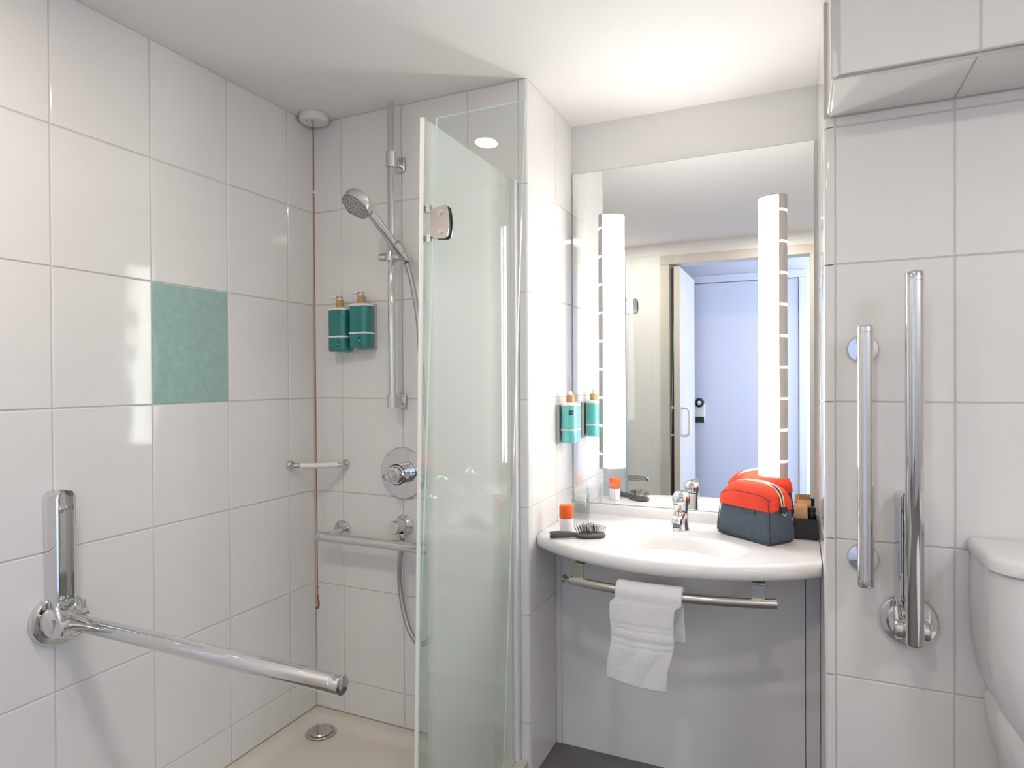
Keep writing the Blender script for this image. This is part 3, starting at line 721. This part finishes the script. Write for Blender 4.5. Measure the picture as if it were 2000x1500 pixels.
zs = E+0.400
bm = NB(); lathe(bm, [(0.0122, -0.016), (0.019, -0.014), (0.021, 0), (0.019, 0.014), (0.0122, 0.016)], (XRI, YRI, zs)); sl = finish('slider', bm, SATIN, rr, smooth=50)
bm = NB(); lathe(bm, [(0, 0), (0.013, 0), (0.014, 0.010), (0.012, 0.026), (0, 0.028)], (XRI-0.014, YRI-0.004, zs), (-1, -0.15, 0), 24); finish('slider_knob', bm, SATIN, sl, smooth=45)
# hand shower: handle from the slider cradle up to the left and out
HA = Vector((-1.122, 1.675, E+0.388)); HD = Vector((-1.180, 1.575, E+0.515))
bm = NB(); box(bm, XRI+0.010, XRI+0.048, YRI-0.022, YRI+0.004, zs-0.014, zs+0.008, 0.006, 3); lathe(bm, [(0.0155, -0.018), (0.0195, -0.016), (0.0205, 0.014), (0.0155, 0.018)], HA+(HD-HA).normalized()*0.030, (HD-HA)); finish('cradle', bm, SATIN, sl, smooth=45)
hs = thing('hand_shower', 'chrome round hand shower leaning in the riser rail slider', 'hand shower', tuple(HA))
pts = bez([HA-Vector((-0.006, -0.008, 0.016)), HA, HA.lerp(HD, 0.35), HA.lerp(HD, 0.7), HD+Vector((0.006, 0.010, -0.012))], 6)
bm = NB(); sweep(bm, pts, [0.0085+0.006*min(1, k/8)-0.001*max(0, (k-16)/8) for k in range(len(pts))], 20); hh = finish('shower_handle', bm, SATIN, hs, smooth=50)
face = Vector((-0.22, -0.62, -0.80)).normalized(); HC = HD+Vector((-0.020, -0.022, 0.016))
R_ = 0.048
bm = NB(); lathe(bm, [(0, -0.020), (R_*0.75, -0.019), (R_*0.93, -0.014), (R_, -0.004), (R_, 0.014), (R_*0.97, 0.017), (R_*0.92, 0.0155)], HC, face, 40); hd = finish('shower_head', bm, CHROME, hs, smooth=40)
bm = NB(); lathe(bm, [(0, 0.0150), (R_*0.92, 0.0150)], HC, face, 40); finish('spray_face', bm, mat('spray_face_grey', (0.42, 0.41, 0.40), 0.35), hd)
bm = NB(); a_, b_ = frame_of(face)
for ring_n, rad in ((5, 0.010), (10, 0.018), (16, 0.026), (22, 0.034), (28, 0.041)):
    for k in range(ring_n):
        t_ = 2*PI*k/ring_n; c = HC+face*0.0148+a_*rad*math.cos(t_)+b_*rad*math.sin(t_)
        lathe(bm, [(0.0015, 0), (0.0013, 0.0016), (0, 0.0018)], c, face, 6)
finish('nozzles', bm, mat('nozzle_grey', (0.10, 0.10, 0.11), 0.5), hd)
# hose
t = thing('shower_hose', 'grey metal shower hose looping from the hand shower down to the wall outlet', 'hose', (-1.10, 1.72, E-0.84))
P0 = HA-Vector((-0.006, -0.008, 0.018))
hp = [P0, (-1.105, 1.700, E+0.30), (-1.092, 1.71, E+0.197), (-1.087, 1.715, E+0.084), (-1.080, 1.722, E-0.05), (-1.062, 1.738, E-0.25), (-1.045, 1.748, E-0.5), (-1.040, 1.742, E-0.70), (-1.062, 1.730, E-0.81), (-1.100, 1.725, E-0.845),
      (-1.138, 1.725, E-0.812), (-1.170, 1.738, E-0.757), (-1.190, 1.745, E-0.677), (-1.190, 1.745, E-0.593), (-1.184, 1.748, E-0.55), (-1.181, 1.748, E-0.5195)]
hpts = bez(hp, 22)
bm = NB(); sweep(bm, hpts, [0.0078 + (0.0006 if k % 2 else 0) for k in range(len(hpts))], 12); finish('hose_tube', bm, mat('metal_hose', (0.46, 0.46, 0.455), 0.25, 1.0), t, smooth=60)
# thermostatic valve
vx, vz = -1.200, E-0.310
t = thing('shower_valve', 'chrome shower control with large round wall plate', 'shower valve', (vx, YB, vz))
bm = NB(); lathe(bm, [(0, 0.001), (0.087, 0.001), (0.087, 0.005), (0.083, 0.008), (0, 0.0095)], (vx, YB, vz), (0, -1, 0), 56); finish('wall_plate', bm, CHROME, t, smooth=35)
bm = NB(); lathe(bm, [(0, 0.008), (0.034, 0.008), (0.034, 0.040), (0.031, 0.043), (0, 0.043)], (vx, YB, vz), (0, -1, 0), 36); kn = finish('knob_base', bm, CHROME, t, smooth=35)
bm = NB(); lathe(bm, [(0, 0.0435), (0.028, 0.0435), (0.0275, 0.062), (0.019, 0.064), (0.0185, 0.092), (0.016, 0.096), (0, 0.097)], (vx, YB, vz), (0, -1, 0), 36); finish('knob', bm, CHROME, kn, smooth=35)
bm = NB(); lathe(bm, [(0.0345, 0.040), (0.0352, 0.0415), (0.0345, 0.043)], (vx, YB, vz), (0, -1, 0), 36); finish('knob_groove', bm, DARK, kn, smooth=35)
bm = NB(); lathe(bm, [(0.012, 0.097), (0.013, 0.0985), (0.010, 0.0985)], (vx, YB, vz), (0, -1, 0), 24); finish('knob_mark', bm, SATIN, kn)
bm = NB(); sweep(bm, [(vx+0.03, YB-0.052, vz), (vx+0.052, YB-0.054, vz)], 0.009, 14); finish('side_lever', bm, CHROME, kn, smooth=45)
# wall outlet the hose hangs from
ox, oz = -1.196, E-0.482
t = thing('shower_outlet', 'chrome stop tap above the grab bar with the hose below it', 'tap', (ox, YB, oz))
bm = NB(); lathe(bm, [(0, 0.001), (0.034, 0.001), (0.034, 0.005), (0.029, 0.010), (0.020, 0.018), (0, 0.018)], (ox, YB, oz), (0, -1, 0), 32); finish('outlet_plate', bm, CHROME, t, smooth=40)
bm = NB(); lathe(bm, [(0, 0.018), (0.021, 0.018), (0.0235, 0.024), (0.0215, 0.068), (0.019, 0.071), (0, 0.0715)], (ox, YB, oz), (0, -1, 0.05), 20); finish('outlet_knob', bm, CHROME, t, smooth=40)
bm = NB(); sweep(bm, [(ox+0.012, YB-0.024, oz-0.008), (ox+0.014, YB-0.035, oz-0.030), (ox+0.015, YB-0.035, oz+-0.010)], 0.010, 14)
bm.free(); bm = NB(); sweep(bm, [(ox+0.008, YB-0.030, oz-0.012), (ox+0.014, YB-0.035, oz-0.022), (-1.181, YB-0.035, oz-0.036)], 0.0105, 14); finish('elbow', bm, SATIN, t, smooth=45)

# grab bars
def grab(name, label, cat, A, B, r, flanges, out, group=None):
    """bar A-B, flanges at given points on the wall; out = wall normal"""
    A, B, out = Vector(A), Vector(B), Vector(out); d = (B-A).normalized()
    t = thing(name, label, cat, tuple((A+B)/2), group)
    bm = NB(); lathe(bm, [(0, 0.016), (r, 0.016), (r, (B-A).length-0.016), (0, (B-A).length-0.016)], A, d, 28); finish('bar', bm, CHROME, t, smooth=40)
    for P, s in ((A, 1), (B, -1)):
        bm = NB(); lathe(bm, [(0, 0.0), (r*0.86, 0.0), (r*0.97, 0.0015), (r, 0.004), (r, 0.0148), (r*0.95, 0.0155), (r*0.95, 0.017)], P, d*s, 28); finish('end_cap', bm, CHROME, t, smooth=40)
    for P, L in flanges:
        P = Vector(P)
        bm = NB(); lathe(bm, [(0, 0.001), (0.034, 0.001), (0.034, 0.006), (0.031, 0.010), (0.012, 0.012), (0.010, 0.016), (0.010, L), (0, L)], P, out, 32); finish('flange', bm, CHROME, t, smooth=40)
grab('grab_bar', 'horizontal chrome grab bar on the shower back wall', 'grab bar', (-1.492, 1.703, E-0.530), (-0.83, 1.703, E-0.530), 0.0165,
     [((-1.452, YB, E-0.522), 0.075), ((-0.90, YB, E-0.522), 0.075)], (0, -1, 0), 'straight chrome grab bars')
grab('grab_bar', 'shorter vertical chrome grab bar on the grey wall by the niche corner', 'grab bar', (0.142, 1.648, E+0.119), (0.142, 1.648, E-0.477), 0.0165,
     [((0.142, YR, E+0.068), 0.055), ((0.142, YR, E-0.426), 0.055)], (0, -1, 0), 'straight chrome grab bars')
# corner bar, white between chrome ends
t = thing('corner_bar', 'short white bar with chrome ends across the shower corner', 'grab bar', (-1.52, 1.72, E-0.29))
A = Vector((XL+0.004, 1.656, E-0.286)); B = Vector((-1.437, YB-0.004, E-0.290)); d = (B-A)
out = Vector((0.7, -0.7, 0)).normalized()
bow = lambda u: A+d*u+out*(0.018+0.018*math.sin(PI*u))
bm = NB(); sweep(bm, [bow(0.12+0.76*k/14) for k in range(15)], 0.0098, 16, flat=0.95); finish('white_bar', bm, WHITEP, t, smooth=50)
for P, n_, u0, u1 in ((Vector((XL, 1.656, E-0.286)), Vector((1, 0, 0)), 0.0, 0.16), (Vector((-1.437, YB, E-0.290)), Vector((0, -1, 0)), 1.0, 0.84)):
    bm = NB(); lathe(bm, [(0, 0.001), (0.0165, 0.001), (0.0165, 0.008), (0.012, 0.014), (0, 0.014)], P, n_, 24); sweep(bm, [P+n_*0.010, bow(u0)*0.4+bow(u1)*0.6, bow(u1)], [0.010, 0.0105, 0.0098], 16); finish('chrome_end', bm, CHROME, t, smooth=45)

# hinged support rails
def support_rail(folded, label, loc, rz):
    t = thing('support_rail', label, 'support rail', loc, 'hinged chrome support rails', rz)
    L = lambda n_, b_, m_=CHROME, s=40, p=t: finish(n_, b_, m_, p, smooth=s, local=True)
    bm = NB(); lathe(bm, [(0, 0.001), (0.060, 0.001), (0.061, 0.004), (0.060, 0.014), (0.056, 0.018), (0, 0.020)], (0, 0, 0), (1, 0, 0), 56); L('wall_plate', bm)
    # saddle: upright channel, open to the front
    prof = [(0.001, -0.026), (0.030, -0.026), (0.042, -0.0215), (0.044, -0.0185), (0.042, -0.0165), (0.032, -0.0150), (0.024, -0.010), (0.020, 0.0), (0.024, 0.010), (0.032, 0.0150), (0.042, 0.0165), (0.044, 0.0185), (0.042, 0.0215), (0.030, 0.026), (0.001, 0.026)]
    bm = NB(); rings = []
    for k in range(12):
        z = 0.004 + 0.278*k/11; rings.append([(x, y, z) for x, y in prof])
    for k in range(1, 7):
        a = PI/2*k/6.3; rings.append([(x, y*(0.45+0.55*math.cos(a)), 0.282+0.016*math.sin(a)) for x, y in prof])
    loft(bm, rings); sd = L('saddle', bm, CHROME, 35)
    for z in (0.255, 0.045):
        bm = NB(); bmesh.ops.create_uvsphere(bm, u_segments=16, v_segments=10, radius=0.0085, matrix=Matrix.Translation((0.022, 0, z)) @ Matrix.Scale(0.6, 4, (1, 0, 0)))
        finish('saddle_screw', bm, SATIN, sd, smooth=True, local=True)
    # hinge housing: hood and barrel
    bm = NB(); lathe(bm, [(0.046, 0.016), (0.043, 0.026), (0.037, 0.044), (0.030, 0.056), (0, 0.058)], (0, 0, -0.002), (1, 0, 0), 40); hub = L('hinge_hub', bm)
    bm = NB(); lathe(bm, [(0, -0.034), (0.021, -0.034), (0.024, -0.031), (0.024, 0.031), (0.021, 0.034), (0, 0.034)], (0.058, 0, -0.004), (0, 1, 0), 32); finish('hinge_barrel', bm, CHROME, hub, smooth=40, local=True)
    pts = [(0.066, 0.028*math.cos(a), 0.004-0.033*math.sin(a)) for a in [PI*k/20 for k in range(21)]]
    pts = [(0.050, pts[0][1], 0.040)] + pts + [(0.050, pts[-1][1], 0.040)]
    bm = NB(); sweep(bm, pts, 0.0075, 12); finish('hinge_lip', bm, CHROME, hub, smooth=50, local=True)
    r = 0.0180
    if folded: A, B = Vector((0.098, 0, -0.026)), Vector((0.098, 0, 0.790))
    else: A, B = Vector((0.062, 0, 0.002)), Vector((0.832, 0, 0.002))
    d = (B-A).normalized(); n_ = (B-A).length
    bm = NB(); lathe(bm, [(0, 0.0), (r*0.8, 0.001), (r, 0.006), (r, n_-0.022), (0, n_-0.022)], A, d, 36); bar = L('rail_tube', bm)
    if folded:
        bm = NB(); sweep(bm, [(0.06, 0, -0.004), (0.098, 0, 0.0)], 0.014, 16); finish('hinge_pin', bm, CHROME, hub, smooth=50, local=True)
    bm = NB(); lathe(bm, [(r*0.955, -0.0225), (r*0.955, -0.021), (r, -0.0205), (r, -0.004), (r*0.93, -0.0012), (r*0.6, 0.0), (0, 0.0003)], B, d, 36); L('end_cap', bm)
    return t
support_rail(False, 'hinged chrome support rail folded down across the shower from the left wall', (XL, 0.909, E-0.549), 0)
support_rail(True, 'tall hinged chrome support rail folded up against the grey right wall', (0.233, YR, E-0.559), -PI/2)

# ------------------------------------------------------------------ glass shower door
door = thing('shower_screen', 'folding glass shower door, frosted panel at the wall and narrow clear leaf', 'shower door', (-0.787, 1.5, TRAYZ))
def slab(name, a, b, c, d_, th, m, edge, parent):
    """a,b top (left,right), c,d bottom (right,left); glass pane with polished edge"""
    a, b, c, d_ = map(Vector, (a, b, c, d_)); n_ = (b-a).cross(d_-a).normalized()*th/2
    bm = NB(); F = [bm.verts.new(p-n_) for p in (a, b, c, d_)]; G = [bm.verts.new(p+n_) for p in (a, b, c, d_)]
    f1 = bm.faces.new(F); f2 = bm.faces.new(G[::-1])
    for i in range(4):
        f = bm.faces.new((F[i], G[i], G[(i+1) % 4], F[(i+1) % 4])); f.material_index = 1
    return finish(name, bm, [m, edge], parent)
GZ = E+0.605; GB = TRAYZ+0.006
slab('frosted_panel', (-0.787, 1.772, GZ), (-0.787, 1.262, GZ), (-0.787, 1.212, GB), (-0.787, 1.772, GB), 0.006, FROST, GEDGE, door)
slab('clear_panel', (-0.757, 1.271, GZ), (-0.535, 1.271, GZ), (-0.588, 1.224, GB), (-0.806, 1.224, GB), 0.006, GLASS, GEDGE, door)
bm = NB(); sweep(bm, [(-0.788, 1.258, GZ), (-0.788, 1.208, GB)], 0.0055, 12); finish('edge_seal', bm, SEALP, door, smooth=50)
bm = NB(); box(bm, -0.797, -0.777, 1.760, YB-0.0005, TRAYZ+0.001, GZ+0.002, 0.002); pf = finish('wall_profile', bm, TRIM, door)
bm = NB(); box(bm, -0.793, -0.7915, 1.7585, 1.7605, TRAYZ+0.002, GZ-0.004); finish('gasket', bm, DARK, pf)
for zc2, yy, xx in ((E+0.361, 1.2625, -0.766), (TRAYZ+0.225, 1.231, -0.797)):
    poly = [(xx-0.004, zc2-0.030), (xx-0.004, zc2+0.030), (xx+0.010, zc2+0.034), (xx+0.034, zc2+0.038), (xx+0.042, zc2+0.034), (xx+0.0455, zc2+0.018), (xx+0.0465, zc2), (xx+0.0455, zc2-0.018), (xx+0.042, zc2-0.034), (xx+0.034, zc2-0.038), (xx+0.010, zc2-0.036)]
    bm = NB(); prism(bm, poly, 'y', yy-0.004, yy); hp_ = finish('hinge_plate', bm, mat('polished_hinge_plate', (0.70, 0.67, 0.65), 0.10, 1.0), door)
    poly2 = [(x+0.0016, z) for x, z in poly]
    bm = NB(); prism(bm, poly2, 'y', yy+0.0002, yy+0.0022); finish('hinge_gasket', bm, DARK, hp_)
    bm = NB(); prism(bm, poly, 'y', yy+0.0125, yy+0.0165); finish('hinge_back_plate', bm, CHROME, hp_)
    for dz in (0.022, -0.022):
        bm = NB(); lathe(bm, [(0.0062, -0.0002), (0.0058, 0.0012), (0.003, 0.0010), (0.0026, 0.0002), (0, 0.0002)], (xx+0.026, yy-0.004, zc2+dz), (0, -1, 0), 20); sc_ = finish('screw', bm, CHROME, hp_, smooth=40)
    for dz in (0.034, -0.034):
        bm = NB(); lathe(bm, [(0, -0.008), (0.0085, -0.008), (0.0085, 0.008), (0, 0.008)], (xx-0.010, yy+0.001, zc2+dz), (0, 0, 1), 16); box(bm, xx-0.028, xx-0.010, yy-0.004, yy+0.004, zc2+dz-0.007, zc2+dz+0.007, 0.001)
        finish('hinge_knuckle', bm, CHROME, hp_, smooth=40)

# ------------------------------------------------------------------ toilet
toi = thing('toilet', 'white ceramic close-coupled toilet against the grey wall at the right edge', 'toilet', (0.54, 1.6, 0))
LZ = E-0.356; TXc = 0.545; hw = 0.198; y0, y1 = 1.512, YR-0.004; yc, hy = (y0+y1)/2, (y1-y0)/2
def dring(cx, hwx, ya, yb, r, z, n=8, bul=0.0):
    """D-shaped ring: square at the back (yb), rounded at the front (ya), slightly bowed front"""
    out = []
    for sx, a0 in ((-1, PI), (1, 3*PI/2)):
        for i in range(n+1):
            t_ = a0+(PI/2)*i/n; out.append((cx+sx*(hwx-r)+r*math.cos(t_), ya+r+r*math.sin(t_), z))
    m_ = []
    for k in range(1, 6): m_.append((cx+hwx, ya+r+(yb-ya-r)*k/5, z))
    for k in range(1, 10): m_.append((cx+hwx-2*hwx*k/10, yb, z))
    for k in range(5): m_.append((cx-hwx, yb-(yb-ya-r)*k/5, z))
    out += m_
    return [(x, y-bul*max(0, 1-((x-cx)/hwx)**2)*(1 if y < (ya+yb)/2 else 0), zz) for x, y, zz in out]
bm = NB(); loft(bm, [dring(TXc, hw-0.004, y0+0.002, y1, 0.06, LZ-0.034, bul=.012), dring(TXc, hw, y0-0.002, y1, 0.06, LZ-0.030, bul=.012), dring(TXc, hw, y0-0.002, y1, 0.06, LZ-0.010, bul=.012), dring(TXc, hw-0.004, y0+0.003, y1, 0.058, LZ-0.003, bul=.012), dring(TXc, hw-0.013, y0+0.012, y1-0.002, 0.05, LZ, bul=.012)])
finish('cistern_lid', bm, CERAMIC, toi, smooth=50)
bm = NB(); rows = []
for z, dx, dy in ((LZ-0.036, 0.006, 0.006), (LZ-0.12, 0.003, 0.006), (LZ-0.21, 0.007, 0.008), (LZ-0.27, 0.016, 0.012), (LZ-0.33, 0.034, 0.018), (LZ-0.37, 0.052, 0.026), (LZ-0.41, 0.078, 0.038), (LZ-0.43, 0.098, 0.055)):
    rows.append(dring(TXc, hw-dx, y0+dy, y1, min(0.065, 0.062), z, bul=.012))
loft(bm, rows); finish('cistern', bm, CERAMIC, toi, smooth=60)
bm = NB(); lathe(bm, [(0.026, -0.001), (0.026, 0.004), (0.022, 0.006), (0, 0.006)], (TXc, yc, LZ)); finish('flush_button', bm, CHROME, toi, smooth=40)
bm = NB(); rows = []
for z, ya, hx_ in ((0.0, 1.20, 0.115), (0.05, 1.20, 0.112), (0.18, 1.18, 0.115), (0.30, 1.09, 0.145), (0.37, 1.03, 0.172), (0.402, 1.02, 0.178)):
    rows.append(dring(TXc, hx_, ya, 1.50, hx_*0.94, z))
loft(bm, rows); finish('pan', bm, CERAMIC, toi, smooth=60)
bm = NB(); loft(bm, [dring(TXc, a_, 1.56, y1-0.003, 0.05, z) for z, a_ in ((0.15, 0.115), (0.30, 0.125), (0.40, 0.145), (0.47, 0.162), (0.530, 0.168), (0.545, 0.160))]); finish('pan_shelf', bm, CERAMIC, toi, smooth=60)
bm = NB(); loft(bm, [dring(TXc, a_, 1.03+b_, 1.48, 0.15, z) for z, a_, b_ in ((0.404, 0.170, 0.01), (0.408, 0.178, 0.0), (0.424, 0.178, 0.0), (0.432, 0.165, 0.02))]); finish('seat', bm, WHITEP, toi, smooth=50)
